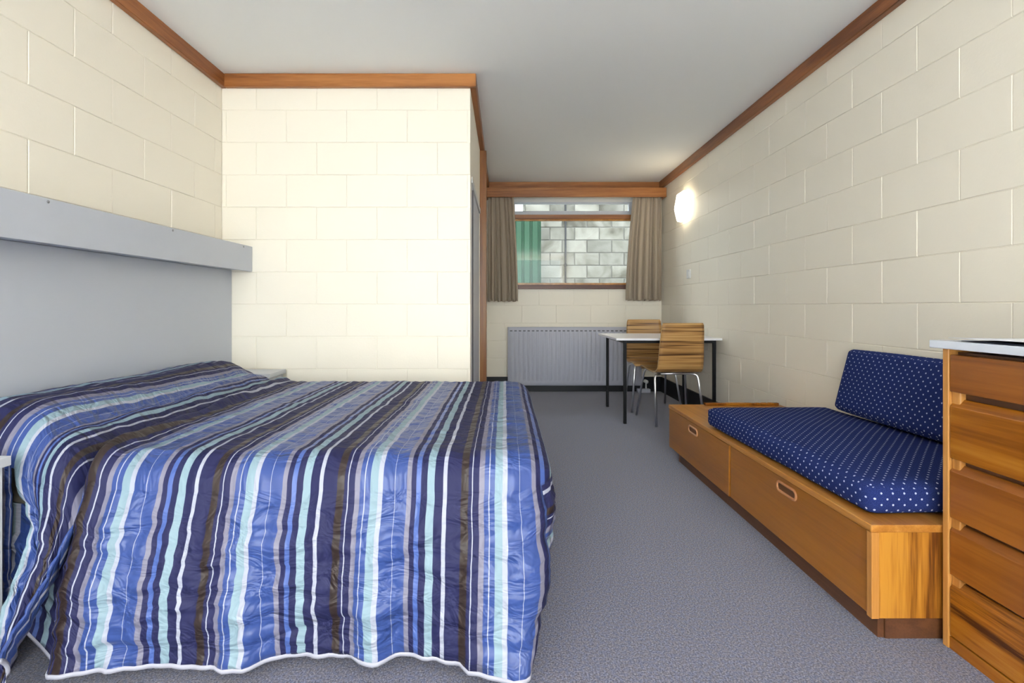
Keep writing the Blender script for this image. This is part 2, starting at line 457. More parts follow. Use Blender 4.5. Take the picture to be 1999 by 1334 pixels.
struct(obj('floor', bx(XL - 0.3, XR + 0.3, YK - 0.2, YE + 0.2, -0.12, 0.0), M['carpet']))
bm = bmesh.new()
vs = box(bm, XL - 0.25, XR + 0.25, YK - 0.2, YE + 0.2, 0, 0.15)
for v in bm.verts: v.co.z += ceil_z(v.co.y)
struct(obj('ceiling', bm, M['ceil']))
ZT = 2.46
DB = 0.004
wl = struct(obj('wall_left', bx(XL - 0.2, XL - DB, YK, YB + 0.1, 0, ZT), M['wall']))
lay_blocks(wl, 'x+', XL, 0.4, YB, 1.0, 2.40, 0.392, 1.822, [], M['wall'])
wr = struct(obj('wall_right', bx(XR + DB, XR + 0.2, YK, YE + 0.1, 0, ZT), M['wall']))
lay_blocks(wr, 'x-', XR, 0.5, YE, 0.0, 2.40, 0.400, 0.142 + 0.2, [], M['wall'])
# wall behind the bed side: projecting wardrobe block
wb = struct(obj('wall_bed', bx(XL - 0.1, XP, YB + DB, YB + 0.11, 0, ZT), M['wall']))
lay_blocks(wb, 'y-', YB, XL, XP, 0.4, 2.40, 0.373, -1.161, [], M['wall'])
# end wall with the window opening
WX0, WX1, WZ0, WZ1 = 0.04, 1.50, 1.185, 2.20
bm = bmesh.new()
box(bm, XP - 0.1, WX0, YE + DB, YE + 0.13, 0, ZT)
box(bm, WX1, XR + 0.1, YE + DB, YE + 0.13, 0, ZT)
box(bm, WX0, WX1, YE + DB, YE + 0.13, 0, WZ0)
box(bm, WX0, WX1, YE + DB, YE + 0.13, WZ1, ZT)
we = struct(obj('wall_end', bm, M['wall']))
lay_blocks(we, 'y-', YE, XP, XR, 0.0, 2.37, 0.392, 0.195 + 0.196, [(WX0, WX1, WZ0, WZ1)], M['wall'])
# partition side with the wardrobe opening
DZ = 1.785
bm = bmesh.new()
box(bm, XP - 0.10, XP, YB + 0.11, 3.20, 0, ZT)
box(bm, XP - 0.10, XP, 3.20, 4.25, DZ, ZT)
box(bm, XP - 0.10, XP, 4.25, YE, 0, ZT)
box(bm, XP - 0.50, XP - 0.48, 3.1, 4.3, 0, ZT)
struct(obj('wall_partition', bm, M['plaster']))
dr = obj('door_1', bx(XP - 0.035, XP - 0.006, 3.42, 4.248, 0.012, DZ - 0.03, 0.002), M['metal_grey'])
struct(dr, 'blue-grey sliding wardrobe door in the partition')
obj('door_edge', bx(XP - 0.05, XP + 0.001, 3.17, 3.255, 0.012, DZ - 0.002, 0.002), M['metal_grey'], dr)
obj('door_gap_shade', bx(XP - 0.036, XP - 0.004, 3.39, 3.419, 0.012, DZ - 0.03), M['gap_shade'], dr)  # dark strip on the door edge, standing in for shade in the gap
obj('door_track', bx(XP - 0.05, XP + 0.006, 3.2, 4.25, DZ - 0.028, DZ + 0.012, 0.002), M['white_frame'], dr)
# back wall with a wide glazed opening behind the camera
bm = bmesh.new()
GX0, GX1, GZ0, GZ1 = -1.65, 1.65, 0.12, 2.35
box(bm, XL - 0.1, GX0, YK - 0.12, YK, 0, ZT); box(bm, GX1, XR + 0.1, YK - 0.12, YK, 0, ZT)
box(bm, GX0, GX1, YK - 0.12, YK, 0, GZ0); box(bm, GX0, GX1, YK - 0.12, YK, GZ1, ZT)
struct(obj('wall_back', bm, M['plaster']))
w2 = bmesh.new()
for a in (GX0, -0.03, GX1 - 0.06): box(w2, a, a + 0.06, YK - 0.10, YK - 0.03, GZ0, GZ1)
for z in (GZ0, GZ1 - 0.06): box(w2, GX0 + 0.06, GX1 - 0.06, YK - 0.10, YK - 0.03, z, z + 0.06)
wf2 = struct(obj('window_2', w2, M['white_frame']))
for a, b in ((GX0 + 0.06, -0.03), (0.03, GX1 - 0.06)):
    obj('pane', bx(a, b, YK - 0.068, YK - 0.062, GZ0 + 0.06, GZ1 - 0.06), M['glass'], wf2)

# skirting
struct(obj('baseboard_end', bx(XP, XR, YE - 0.016, YE + 0.002, 0, 0.165, 0.003), M['skirt']))
struct(obj('baseboard_right', bx(XR - 0.016, XR + 0.002, 0.3, YE - 0.016, 0, 0.165, 0.003), M['skirt']))

# stained ceiling trims (they follow the slight fall of the ceiling)
def trim(n, x0, x1, y0, y1, h, mat):
    bm = bmesh.new()
    box(bm, x0, x1, y0, y1, 0, 1)
    for v in bm.verts:
        c = ceil_z(v.co.y) + 0.001
        v.co.z = c if v.co.z > 0.5 else c - h
    bmesh.ops.bevel(bm, geom=bm.edges[:], offset=0.003, segments=2, affect='EDGES')
    struct(obj('trim_%d' % n, bm, mat))
TH = 0.082
trim(1, XL, XL + 0.03, -1.0, YB, TH, M['trim'])
trim(2, XL + 0.03, XP + 0.036, YB - 0.03, YB, TH, M['trim_x'])
trim(3, XP, XP + 0.036, YB, YE - 0.03, TH, M['trim'])
trim(4, XR - 0.035, XR, -1.0, YE - 0.03, TH, M['trim'])
trim(5, XP, XR, YE - 0.03, YE, TH, M['trim_x'])
struct(obj('trim_6', bx(XP, XP + 0.056, 4.255, 4.335, 0, ceil_z(4.3) - TH, 0.003), M['trim_z']), 'tall stained wood post beside the wardrobe door')

# ------------------------------------------------------------------ window
win = bmesh.new()
box(win, WX0, WX0 + 0.05, YE + 0.02, YE + 0.10, WZ0, WZ1)
box(win, WX1 - 0.05, WX1, YE + 0.02, YE + 0.10, WZ0, WZ1)
box(win, WX0 + 0.05, WX1 - 0.05, YE + 0.02, YE + 0.10, WZ1 - 0.045, WZ1)
box(win, WX0 + 0.05, WX1 - 0.05, YE + 0.02, YE + 0.10, WZ0, WZ0 + 0.045)
w1 = struct(obj('window_1', win, M['white_frame']), 'wide window with a wooden transom above the radiator')
obj('window_sill', bx(WX0 - 0.02, WX1 + 0.02, YE - 0.035, YE + 0.03, WZ0 - 0.025, WZ0 + 0.022, 0.003), M['sill'], w1)
obj('bead', bx(WX0 + 0.05, WX1 - 0.05, YE + 0.005, YE + 0.03, WZ0 + 0.022, WZ0 + 0.045, 0.002), M['bunk_top'], w1)
obj('transom', bx(WX0 + 0.02, WX1 - 0.02, YE - 0.004, YE + 0.09, 1.955, 2.005, 0.003), M['trim_x'], w1)
obj('transom_bead', bx(WX0 + 0.05, WX1 - 0.05, YE + 0.012, YE + 0.05, 1.938, 1.955, 0.002), M['bunk_top'], w1)
sash = bmesh.new()
box(sash, WX0 + 0.05, WX1 - 0.05, YE + 0.03, YE + 0.075, 2.005, 2.052)
box(sash, WX0 + 0.05, WX1 - 0.05, YE + 0.03, YE + 0.075, 2.135, 2.156)
box(sash, WX0 + 0.05, WX0 + 0.08, YE + 0.03, YE + 0.075, 2.052, 2.135)
box(sash, WX1 - 0.08, WX1 - 0.05, YE + 0.03, YE + 0.075, 2.052, 2.135)
obj('fanlight_sash', sash, M['metal_grey'], w1)
obj('pane', bx(WX0 + 0.08, WX1 - 0.08, YE + 0.05, YE + 0.055, 2.052, 2.135), M['glass'], w1)
obj('pane', bx(WX0 + 0.05, WX1 - 0.05, YE + 0.06, YE + 0.065, WZ0 + 0.045, 1.955), M['glass'], w1)

pel = thing('curtain_pelmet', 'stained wooden pelmet board across the top of the window', 'pelmet', (0.78, YE - 0.12, 2.17))
obj('front_board', bx(-0.205, 1.774, YE - 0.20, YE - 0.178, 2.163, 2.266, 0.003), M['trim_x'], pel)
obj('end_board', bx(-0.205, -0.185, YE - 0.178, YE - 0.032, 2.163, 2.266, 0.003), M['trim'], pel)
obj('end_board', bx(1.754, 1.774, YE - 0.178, YE - 0.032, 2.163, 2.266, 0.003), M['trim'], pel)
bm = bmesh.new(); tube(bm, [(-0.184, YE - 0.115, 2.20), (1.753, YE - 0.115, 2.20)], 0.008, 8)
obj('curtain_rail', bm, M['white_plastic'], pel, True)

def curtain(label, xt0, xt1, xb0, xb1, z0, z1, seed, nf):
    rnd = random.Random(seed)
    bm = bmesh.new(); NX, NZ = 150, 40
    ph = [rnd.uniform(0, 6.28) for _ in range(6)]
    grid = []
    for j in range(NZ + 1):
        t = j / NZ; z = z1 - t * (z1 - z0)
        row = []
        for i in range(NX + 1):
            s = i / NX
            sw = s + 0.022 * math.sin(2 * PI * s * 2.3 + ph[0]) + 0.012 * math.sin(2 * PI * s * 5 + ph[1] + t * 0.8)
            ease = 1 - (1 - t) ** 1.6
            x = xt0 + (xt1 - xt0) * s + ((xb0 - xt0) * (1 - s) + (xb1 - xt1) * s) * ease
            w = math.sin(2 * PI * nf * sw + ph[2])
            w = math.copysign(abs(w) ** 0.75, w)
            amp = 0.013 + 0.017 * t
            y = YE - 0.115 - amp * w - 0.008 * math.sin(2 * PI * nf * 0.5 * sw + ph[3]) * t - 0.004 * math.sin(2 * PI * nf * 2 * sw + ph[4]) * (1 - t)
            x += 0.007 * t * math.cos(2 * PI * nf * sw + ph[2])
            zz = z - (0.006 * math.sin(2 * PI * nf * s + ph[5]) if j == NZ else 0)
            row.append(bm.verts.new((x, y, zz)))
        grid.append(row)
    for j in range(NZ):
        for i in range(NX):
            bm.faces.new((grid[j][i], grid[j + 1][i], grid[j + 1][i + 1], grid[j][i + 1]))
    o = obj('curtain', bm, M['curtain'], None, True)
    md = o.modifiers.new('cloth', 'SOLIDIFY'); md.thickness = 0.003; md.offset = 0
    tag(o, label, 'curtain', 'curtains at the window')
curtain('taupe curtain drawn back beside the wooden post and wardrobe', -0.178, 0.100, -0.182, 0.150, 1.02, 2.19, 3, 6)
curtain('taupe curtain drawn back beside the hexagonal wall lamp', 1.43, 1.748, 1.345, 1.755, 1.03, 2.19, 11, 7)

# ------------------------------------------------------------------ outside the window
gr = struct(obj('floor_outside', bx(-3, 5, YE + 0.14, 9.0, -0.12, 0.0), M['concrete']))
wo = struct(obj('wall_outside', bx(0.29, 4.2, 7.815, 8.0, 0.0, 3.4), M['concrete']), 'weathered concrete block wall beyond the window')
lay_blocks(wo, 'y-', 7.80, 0.29, 2.2, 0.8, 2.8, 0.388, 1.098, [], M['block_out'], dep=0.016, gap=0.006, ch=0.006, zj=2.006, jit=0.003)
pts = []
bm = bmesh.new(); prof = []
x = -0.85; k = 0
while x < 0.585:
    prof += [(x, 7.60), (x + 0.028, 7.60), (x + 0.040, 7.575), (x + 0.112, 7.575), (x + 0.124, 7.60)]
    x += 0.124
prof = [p for p in prof if p[0] <= 0.59] 
A = [bm.verts.new((p[0], p[1], 0.0)) for p in prof]; B = [bm.verts.new((p[0], p[1], 2.33)) for p in prof]
for i in range(len(prof) - 1):
    if (Vector(A[i].co) - Vector(A[i + 1].co)).length > 1e-5:
        bm.faces.new((A[i], A[i + 1], B[i + 1], B[i]))
fs = obj('corrugated_sheet', bm, M['sheet_green'])
md = fs.modifiers.new('t', 'SOLIDIFY'); md.thickness = 0.002
tag(fs, 'green corrugated steel sheet standing against the concrete block wall outside', 'metal sheet')
bm = bmesh.new(); tube(bm, [(0.953, 7.77, 0), (0.953, 7.77, 2.9)], 0.014, 8)
pp = obj('pipe', bm, M['pipe'], None, True)
bm = bmesh.new(); box(bm, 0.930, 0.976, 7.757, 7.802, 1.60, 1.63); obj('bracket', bm, M['pipe'], pp)
tag(pp, 'thin dark vertical pipe fixed on the outside concrete block wall', 'pipe')

# ------------------------------------------------------------------ radiator
rx0, rx1, rz0, rz1 = 0.034, 1.537, 0.075, 0.733
ry = YE - 0.085
rad = thing('radiator', 'lavender-grey panel radiator with vertical flutes under the window', 'radiator', ((rx0 + rx1) / 2, ry, 0))
NF = 30
bm = bmesh.new()
nx = NF * 8; p = (rx1 - rx0 - 0.03) / NF
zs = [rz0, rz0 + 0.012, rz0 + 0.045, rz0 + 0.06, rz0 + 0.075, rz1 - 0.075, rz1 - 0.06, rz1 - 0.05, rz1 - 0.012, rz1]
dp = [0.012, 0, 0, 0, 1, 1, 0.5, 0, 0, 0.012]
grid = []
for j, z in enumerate(zs):
    row = []
    for i in range(nx + 1):
        s = i / 8.0
        x = rx0 + 0.015 + s * p
        f = 0.5 - 0.5 * math.cos(2 * PI * s)
        f = sst(0.25, 0.8, f)
        if dp[j] == 0.012: y = ry + 0.012
        else: y = ry - 0.011 * f * dp[j] + 0.0
        row.append(bm.verts.new((x, y, z)))
    row = [bm.verts.new((rx0, ry + 0.012, z))] + row + [bm.verts.new((rx1, ry + 0.012, z))]
    grid.append(row)
for j in range(len(zs) - 1):
    for i in range(len(grid[0]) - 1):
        bm.faces.new((grid[j][i], grid[j][i + 1], grid[j + 1][i + 1], grid[j + 1][i]))
obj('front_panel', bm, M['radiator'], rad, True)
obj('back_panel', bx(rx0 + 0.002, rx1 - 0.002, ry + 0.012, ry + 0.066, rz0 + 0.004, rz1 - 0.004, 0.003), M['radiator'], rad)
for i in range(NF):
    x = rx0 + 0.015 + (i + 0.5) * p
    obj('vent_slot', bx(x - 0.014, x + 0.014, ry - 0.0035, ry + 0.004, rz1 - 0.049, rz1 - 0.038), M['rad_slot'], rad)
bm = bmesh.new(); tube(bm, [(rx1 - 0.01, ry + 0.02, 0.12), (rx1 + 0.05, ry + 0.02, 0.12), (rx1 + 0.05, ry + 0.02, 0.0)], 0.009, 8)
obj('supply_pipe', bm, M['white_plastic'], rad, True)
bm = bmesh.new(); tube(bm, [(rx1 + 0.04, ry - 0.045, 0.125), (rx1 + 0.04, ry - 0.03, 0.125), (rx1 + 0.04, ry + 0.022, 0.125)], 0.020, 14)
obj('valve', bm, M['white_plastic'], rad, True)
obj('foot_bracket', bx(rx1 - 0.05, rx1 + 0.09, ry - 0.02, ry + 0.05, 0.0, 0.04, 0.004), M['radiator'], rad)

# ------------------------------------------------------------------ hexagonal wall lamp and switch
def lamp_mat():
    m, nt, N, L, p = new_mat('lit_opal_glass')
    p.inputs['Base Color'].default_value = (0.9, 0.88, 0.8, 1)
    p.inputs['Emission Color'].default_value = (1.0, 0.86, 0.60, 1)
    p.inputs['Emission Strength'].default_value = 5.5
    p.inputs['Roughness'].default_value = 0.3
    return m
M['lamp'] = lamp_mat()
lc = Vector((XR, 4.86, EYE + (599 - 404) * 4.88 / 970))
lamp = thing('wall_lamp', 'lit hexagonal opal glass wall lamp near the window corner', 'lamp', lc)
def hexp(r, ry_): return [(math.cos(k * PI / 3) * ry_, math.sin(k * PI / 3) * r) for k in range(6)]
def hex_solid(stations):
    bm = bmesh.new(); rings = []
    for (d, r) in stations:
        rings.append([bm.verts.new((XR - d, lc.y + u, lc.z + v)) for (u, v) in hexp(r, r)])
    for A, B in zip(rings, rings[1:]):
        for i in range(6): bm.faces.new((A[i], A[(i + 1) % 6], B[(i + 1) % 6], B[i]))
    bm.faces.new(rings[0]); bm.faces.new(rings[-1][::-1])
    bmesh.ops.recalc_face_normals(bm, faces=bm.faces)
    return bm
obj('backplate', hex_solid([(0.0, 0.150), (0.016, 0.150)]), M['white_plastic'], lamp)
obj('glass_shade', hex_solid([(0.016, 0.158), (0.022, 0.163), (0.060, 0.158), (0.072, 0.142), (0.078, 0.110)]), M['lamp'], lamp)
sy, sz = 4.79, 1.275
sw = thing('light_switch', 'small white light switch plate on the block wall', 'switch', (XR, sy, sz))
obj('plate', bx(XR - 0.010, XR + 0.001, sy - 0.045, sy + 0.045, sz - 0.042, sz + 0.042, 0.003), M['white_plastic'], sw)
obj('rocker', bx(XR - 0.015, XR - 0.009, sy - 0.014, sy + 0.014, sz - 0.024, sz + 0.024, 0.002), M['white_plastic'], sw)

# ------------------------------------------------------------------ headboard and light box on the left wall
hb = obj('headboard', bx(XL + 0.001, -1.684, 0.55, YB - 0.002, 0.02, 1.185, 0.002), M['grey'])
tag(hb, 'plain blue-grey headboard panel behind the striped bed', 'headboard')
lb = thing('bed_light_box', 'long pale grey boxed shelf above the headboard with screw heads', 'shelf', (XL, 2.0, 1.176))
obj('fascia', bx(-1.577, -1.557, 0.55, YB - 0.002, 1.176, 1.330, 0.002), M['grey'], lb)
obj('bottom_board', bx(-1.684, -1.577, 0.55, YB - 0.002, 1.186, 1.204), M['grey'], lb)
obj('back_board', bx(XL + 0.001, -1.684, 0.55, YB - 0.002, 1.186, 1.326), M['grey'], lb)
for y in (1.695, 2.332, 2.965):
    bm = bmesh.new()
    bmesh.ops.create_uvsphere(bm, u_segments=10, v_segments=6, radius=0.0055)
    bmesh.ops.scale(bm, vec=(0.5, 1, 1), verts=bm.verts)
    bmesh.ops.translate(bm, vec=(-1.5565, y, 1.318), verts=bm.verts)
    obj('screw', bm, M['screw'], lb, True)

# ------------------------------------------------------------------ bedside cabinets
def nightstand(label, y0, y1, xf):
    t = thing('bedside_cabinet', label, 'bedside cabinet', (XL + 0.3, (y0 + y1) / 2, 0), 'bedside cabinets')
    obj('top', bx(-1.682, xf, y0, y1, 0.550, 0.575, 0.002), M['night'], t)
    x1 = xf - 0.016
    obj('side_panel', bx(-1.682, x1, y0 + 0.008, y0 + 0.024, 0.0, 0.550), M['night'], t)
    obj('side_panel', bx(-1.682, x1, y1 - 0.024, y1 - 0.008, 0.0, 0.550), M['night'], t)
    obj('bottom_board', bx(-1.680, x1 - 0.02, y0 + 0.024, y1 - 0.024, 0.05, 0.066), M['night'], t)
    obj('back_panel', bx(-1.682, -1.674, y0 + 0.024, y1 - 0.024, 0.066, 0.550), M['night'], t)
    d = obj('drawer', bx(x1 - 0.018, x1, y0 + 0.027, y1 - 0.027, 0.40, 0.545, 0.002), M['night'], t)
    ym = (y0 + y1) / 2
    k = bmesh.new(); tube(k, [(x1, ym - 0.05, 0.47), (x1 + 0.02, ym - 0.045, 0.47), (x1 + 0.02, ym + 0.045, 0.47), (x1, ym + 0.05, 0.47)], 0.005, 8)
    obj('handle', k, M['metal_grey'], d, True)
    obj('door', bx(x1 - 0.018, x1, y0 + 0.027, y1 - 0.027, 0.07, 0.395, 0.002), M['night'], t)
nightstand('pale grey bedside cabinet on the open side of the bed, before the headboard', 0.88, 1.285, -1.275)
nightstand('pale grey bedside cabinet squeezed between the bed and the cream block wall', 2.845, 3.06, -1.345)

# ------------------------------------------------------------------ bed
XF, RC = 0.135, 0.13          # foot edge of the spread and corner radius
UC = XF - RC
YN, YF, RF = 1.345, 2.80, 0.085
bed = thing('bed', 'double bed base and mattress hidden under the striped bedspread', 'bed', (-0.75, 2.07, 0))
obj('mattress', bx(-1.672, 0.075, 1.415, 2.735, 0.29, 0.425, 0.045, 4), M['mattress'], bed, True)
obj('base', bx(-1.672, 0.06, 1.42, 2.72, 0.10, 0.288, 0.012), M['base_cloth'], bed)
for x in (-1.55, -0.06):
    for y in (1.52, 2.62):
        bm = bmesh.new(); tube(bm, [(x, y, 0), (x, y, 0.1)], 0.025, 10); obj('leg', bm, M['black_steel'], bed)

def nz(x, y, z=0.0): return noise.noise(Vector((x, y, z)))
def crease_x(y): return -1.165 - 0.085 * (y - 1.4) / 1.4
def H(x, y):
    h = 0.548
    cx = crease_x(y)
    # pillows under the spread
    edge = sst(YN - 0.12, YN + 0.16, y) * (1 - sst(YF - 0.25, YF + 0.05, y))
    rise = sst(cx - 0.01, cx - 0.22, x)
    fall = 1 - 0.22 * sst(-1.50, -1.68, x)
    h += (0.035 + 0.092 * edge) * rise * fall
    h += 0.012 * nz(x * 3, y * 2.2, 5) * rise
    # tucked crease and ridges beside it
    d = x - cx
    wob = 0.012 * nz(y * 7, 1.3)
    h -= 0.11 * math.exp(-((d + wob) / 0.018) ** 2) * (0.7 + 0.6 * nz(y * 4, 9))
    h += 0.034 * math.exp(-((d - 0.040 + wob) / 0.026) ** 2) * (0.8 + 0.6 * nz(y * 3, 2))
    h += 0.010 * math.exp(-((d + 0.075 + 2 * wob) / 0.022) ** 2)
    h -= 0.010 * math.exp(-((d + 0.115 + 2 * wob) / 0.018) ** 2)
    # general quilting and softness
    h += 0.006 * nz(x * 4, y * 4, 3) + 0.0045 * nz(x * 9, y * 18, 7)
    h += 0.0016 * math.sin(x * 2 * PI / 0.056)
    return h
def outline(u, far=False):
    if u <= UC: th = 0.0
    else: th = math.asin(min(1, (u - UC) / RC))
    y = YN + RC * (1 - math.cos(th))
    if far: y = YF - RC * (1 - math.cos(th))
    return y, th
def sdist(x, y):
    qx = x - UC; qy = max(YN + RC - y, y - (YF - RC))
    if qx > 0 and qy > 0: return RC - math.hypot(qx, qy)
    return min(RC - qx, RC - qy)
def top_z(x, y):
    d = max(0.0, sdist(x, y))
    f = 0.0
    if d < RF: f = RF - math.sqrt(max(0, RF * RF - (RF - d) ** 2))
    return H(x, y) - f

us = []
u = -1.674
while u < UC - 1e-6: us.append(u); u += 0.005 if -1.33 < u < -1.04 else 0.0125
ths = [0, 8, 16, 24, 32, 40, 48, 55, 62, 68, 74, 80, 85, 90]
us += [UC + RC * math.sin(math.radians(t)) for t in ths]
THS = 45.5
W = YF - YN
sl = [RF * (1 - math.cos(k * PI / 16)) / W for k in range(8)]
mid = [RF / W + (1 - 2 * RF / W) * k / 66 for k in range(67)]
sl = sl + mid + [1 - s for s in sl[::-1]]

HEM = [(-1.20, 1.235), (-1.088, 1.241), (-0.969, 1.262), (-0.823, 1.278), (-0.755, 1.2835), (-0.708, 1.269), (-0.676, 1.269), (-0.598, 1.304), (-0.522, 1.316),
       (-0.415, 1.312), (-0.349, 1.278), (-0.275, 1.325), (-0.197, 1.308), (-0.119, 1.285), (-0.081, 1.249), (-0.004, 1.232), (0.2, 1.25)]
def hem_y(u):
    for (a, ya), (b, yb) in zip(HEM, HEM[1:]):
        if u <= b: return ya + (yb - ya) * sst(a, b, u)
    return HEM[-1][1]
def fold(u):   # in-and-out of the hanging side at the hem
    return YN - hem_y(u)
def hem_z(u):
    return 0.043 + 0.006 * nz(u * 6, 0.7)
NT = 34
def wr_(u, t):  # crumples of the hanging side, metres outward
    a = 0.012 * nz(u * 7 + 0.5 * t, t * 5, 11) + 0.008 * nz(u * 15 + t * 4, t * 15, 2)
    r = abs(nz(u * 6 - t * 4, t * 7, 21)); a += 0.016 * (0.30 - r)
    r = abs(nz(u * 5 + t * 5, t * 6, 31)); a += 0.016 * (0.30 - r)
    return a * sst(0.0, 0.25, t) + 0.0022 * math.sin(u * 2 * PI / 0.056)
def near_pt(u, t, kind):
    y0, th = outline(u)
    z0 = top_z(u, y0)
    n = (math.sin(th), -math.cos(th))
    zb = hem_z(u)
    if kind == 'main':
        out = 0.024 * math.sin(PI * min(1, t * 1.0)) + 0.04 * t * (1 - t) + fold(u) * math.cos(th) * t ** 1.5 + wr_(u, t)
        x = u + n[0] * out - 0.125 * (math.sin(th) ** 1.0) * t ** 1.8
        y = y0 + n[1] * out - 0.10 * math.sin(th) * t ** 2
    elif kind == 'flap':
        s = t ** 1.6
        xb = -1.250 + (u + 1.34) * 0.45
        x = u + (xb - u) * (sst(0, 0.36, t) if u < xb else t ** 1.15)
        y = y0 - 0.02 * math.sin(PI * t) - 0.20 * s * (0.8 + 0.2 * sst(-1.34, -1.2, u)) + wr_(u, t) + 0.018 * math.sin(2 * PI * u / 0.10) * t
        zb = 0.05 + 0.10 * sst(-1.20, -1.135, u)
    elif kind == 'behind':
        x = u; y = y0 - 0.004 * t + wr_(u, t) * 0.4; zb = 0.08
    else:   # tuck: the main side carried on behind the flap
        k = min(1.0, (-1.135 - u) / 0.2)
        m = near_pt(-1.135, t, 'main')
        x = u; y = m[1] + (min(1.375, m[1] + 0.10) - m[1]) * k ** 0.4 + wr_(u, t) * 0.15
        zb = hem_z(-1.135) + 0.10 * k ** 1.3
    z = z0 - (z0 - zb) * t
    return (x, y, z)

bm = bmesh.new(); uvl = bm.loops.layers.uv.verify()
uvd = {}
def V(p, uv):
    v = bm.verts.new(p); uvd[v] = uv; return v
def cloth_u(x, y):   # cloth swallowed by the tuck shifts the stripes on the pillow side
    d = x - crease_x(y)
    w = 1 - sst(0.021, 0.033, d)
    return x + w * (0.10 * math.exp(-((d - 0.01) / 0.10) ** 2) - 0.05 * sst(-0.08, -0.16, d))
top = []
for u in us:
    y0, th = outline(u); y1, _ = outline(u, True)
    top.append([V((u, y0 + s * (y1 - y0), top_z(u, y0 + s * (y1 - y0))), (cloth_u(u, y0 + s * (y1 - y0)), s * W)) for s in sl])
F = []
for a, b in zip(top, top[1:]):
    for j in range(len(sl) - 1): F.append((a[j], b[j], b[j + 1], a[j + 1]))
def kind_of(u):
    return 'behind' if u < -1.335 else 'flap' if u < -1.137 else 'main'
hem = []
prev = None; prevk = None
for i, u in enumerate(us):
    th = math.degrees(outline(u)[1])
    if th > THS + 3: break
    k = kind_of(u)
    col = [top[i][0]]
    L0 = top[i][0].co.z
    for q in range(1, NT + 1):
        t = q / NT; p = near_pt(u, t, k)
        col.append(V(p, (cloth_u(u, YN), -(L0 - p[2]) * 1.05)))
    if prev is not None and prevk == k:
        for q in range(NT): F.append((prev[q + 1], col[q + 1], col[q], prev[q]))
    hem.append((k, u, [v.co.copy() for v in col[-1:]][0]))
    prev, prevk = col, k
lastdrop_index = len(hem) - 1
# tuck behind the flap
prev = None
for i in range(18):
    u = -1.135 - 0.2 * i / 10
    col = []
    for q in range(10, NT + 1):
        t = q / NT; p = near_pt(u, t, 'tuck'); col.append(V(p, (u, -0.5 * t)))
    if prev is not None:
        for q in range(len(col) - 1): F.append((col[q + 1], prev[q + 1], prev[q], col[q]))
    prev = col
    hem.insert(0, ('tuck', u, col[-1].co.copy()))
# far side
prev = None
for i, u in enumerate(us):
    y1, th = outline(u, True)
    if math.degrees(th) > THS + 3: break
    col = [top[i][-1]]; z0 = col[0].co.z
    for q in range(1, 13):
        t = q / 12; out = 0.02 * math.sin(PI * t) + 0.008 * t * math.sin(u * 14)
        if u < -1.30: out *= 0.2
        col.append(V((u + math.sin(th) * out, y1 + math.cos(th) * out, z0 - (z0 - 0.06) * t), (u, W + 0.45 * t)))
    if prev is not None:
        for q in range(12): F.append((prev[q], col[q], col[q + 1], prev[q + 1]))
    prev = col
for f in F: bm.faces.new(f)
for f in bm.faces:
    for l in f.loops: l[uvl].uv = uvd[l.vert]
spread = thing('bedspread', 'quilted bedspread with navy, blue, brown and white stripes draped over the bed', 'bedspread', (-0.75, 2.07, 0.5))
mp_ = obj('main_panel', bm, M['stripes'], spread, True)
md = mp_.modifiers.new('quilt', 'SOLIDIFY'); md.thickness = 0.006; md.offset = 0

# foot panel (its stripes run round the foot end)
bm = bmesh.new(); uvl = bm.loops.layers.uv.verify(); uvd = {}
per = []
for t in (48, 54, 60, 66, 72, 78, 84, 90): per.append((UC + RC * math.sin(math.radians(t)), outline(UC + RC * math.sin(math.radians(t)))[0], math.radians(t)))
y = YN + RC + 0.025
while y < YF - RC: per.append((XF, y, PI / 2)); y += 0.025
for t in (90, 84, 78, 72, 66, 60, 54, 48):
    u = UC + RC * math.sin(math.radians(t)); per.append((u, outline(u, True)[0], PI - math.radians(t)))
cols = []; s = 0; lastp = None
foot_hem = []
for (x, y, th) in per:
    if lastp: s += math.hypot(x - lastp[0], y - lastp[1])
    lastp = (x, y)
    z0 = top_z(x, y); n = (math.sin(th), -math.cos(th))
    col = []
    corner = math.exp(-((y - YN - 0.05) / 0.22) ** 2)
    for q in range(0, NT + 1):
        t = q / NT
        out = 0.012 * math.sin(PI * min(1, t * 1.2)) * 1.3 + 0.010 * t + 0.030 * math.sin(s * 17 + 0.6) * t ** 1.3 * sst(0.05, 0.3, s) + wr_(s + 3, t) * 1.0
        px = x + n[0] * out - (0.030 + 0.090 * corner) * t ** 1.8 * math.sin(th)
        py = y + n[1] * out - 0.08 * corner * t ** 2
        pz = z0 - (z0 - (0.055 + 0.02 * corner)) * t
        col.append(V((px, py, pz), (XF + 0.02 + (z0 - pz) + 0.07 * s * t, s)))
    cols.append(col); foot_hem.append(col[-1].co.copy())
for a, b in zip(cols, cols[1:]):
    for q in range(NT): bm.faces.new((a[q + 1], b[q + 1], b[q], a[q]))
for f in bm.faces:
    for l in f.loops: l[uvl].uv = uvd[l.vert]
fp = obj('foot_panel', bm, M['stripes'], spread, True)
md = fp.modifiers.new('quilt', 'SOLIDIFY'); md.thickness = 0.006; md.offset = 0

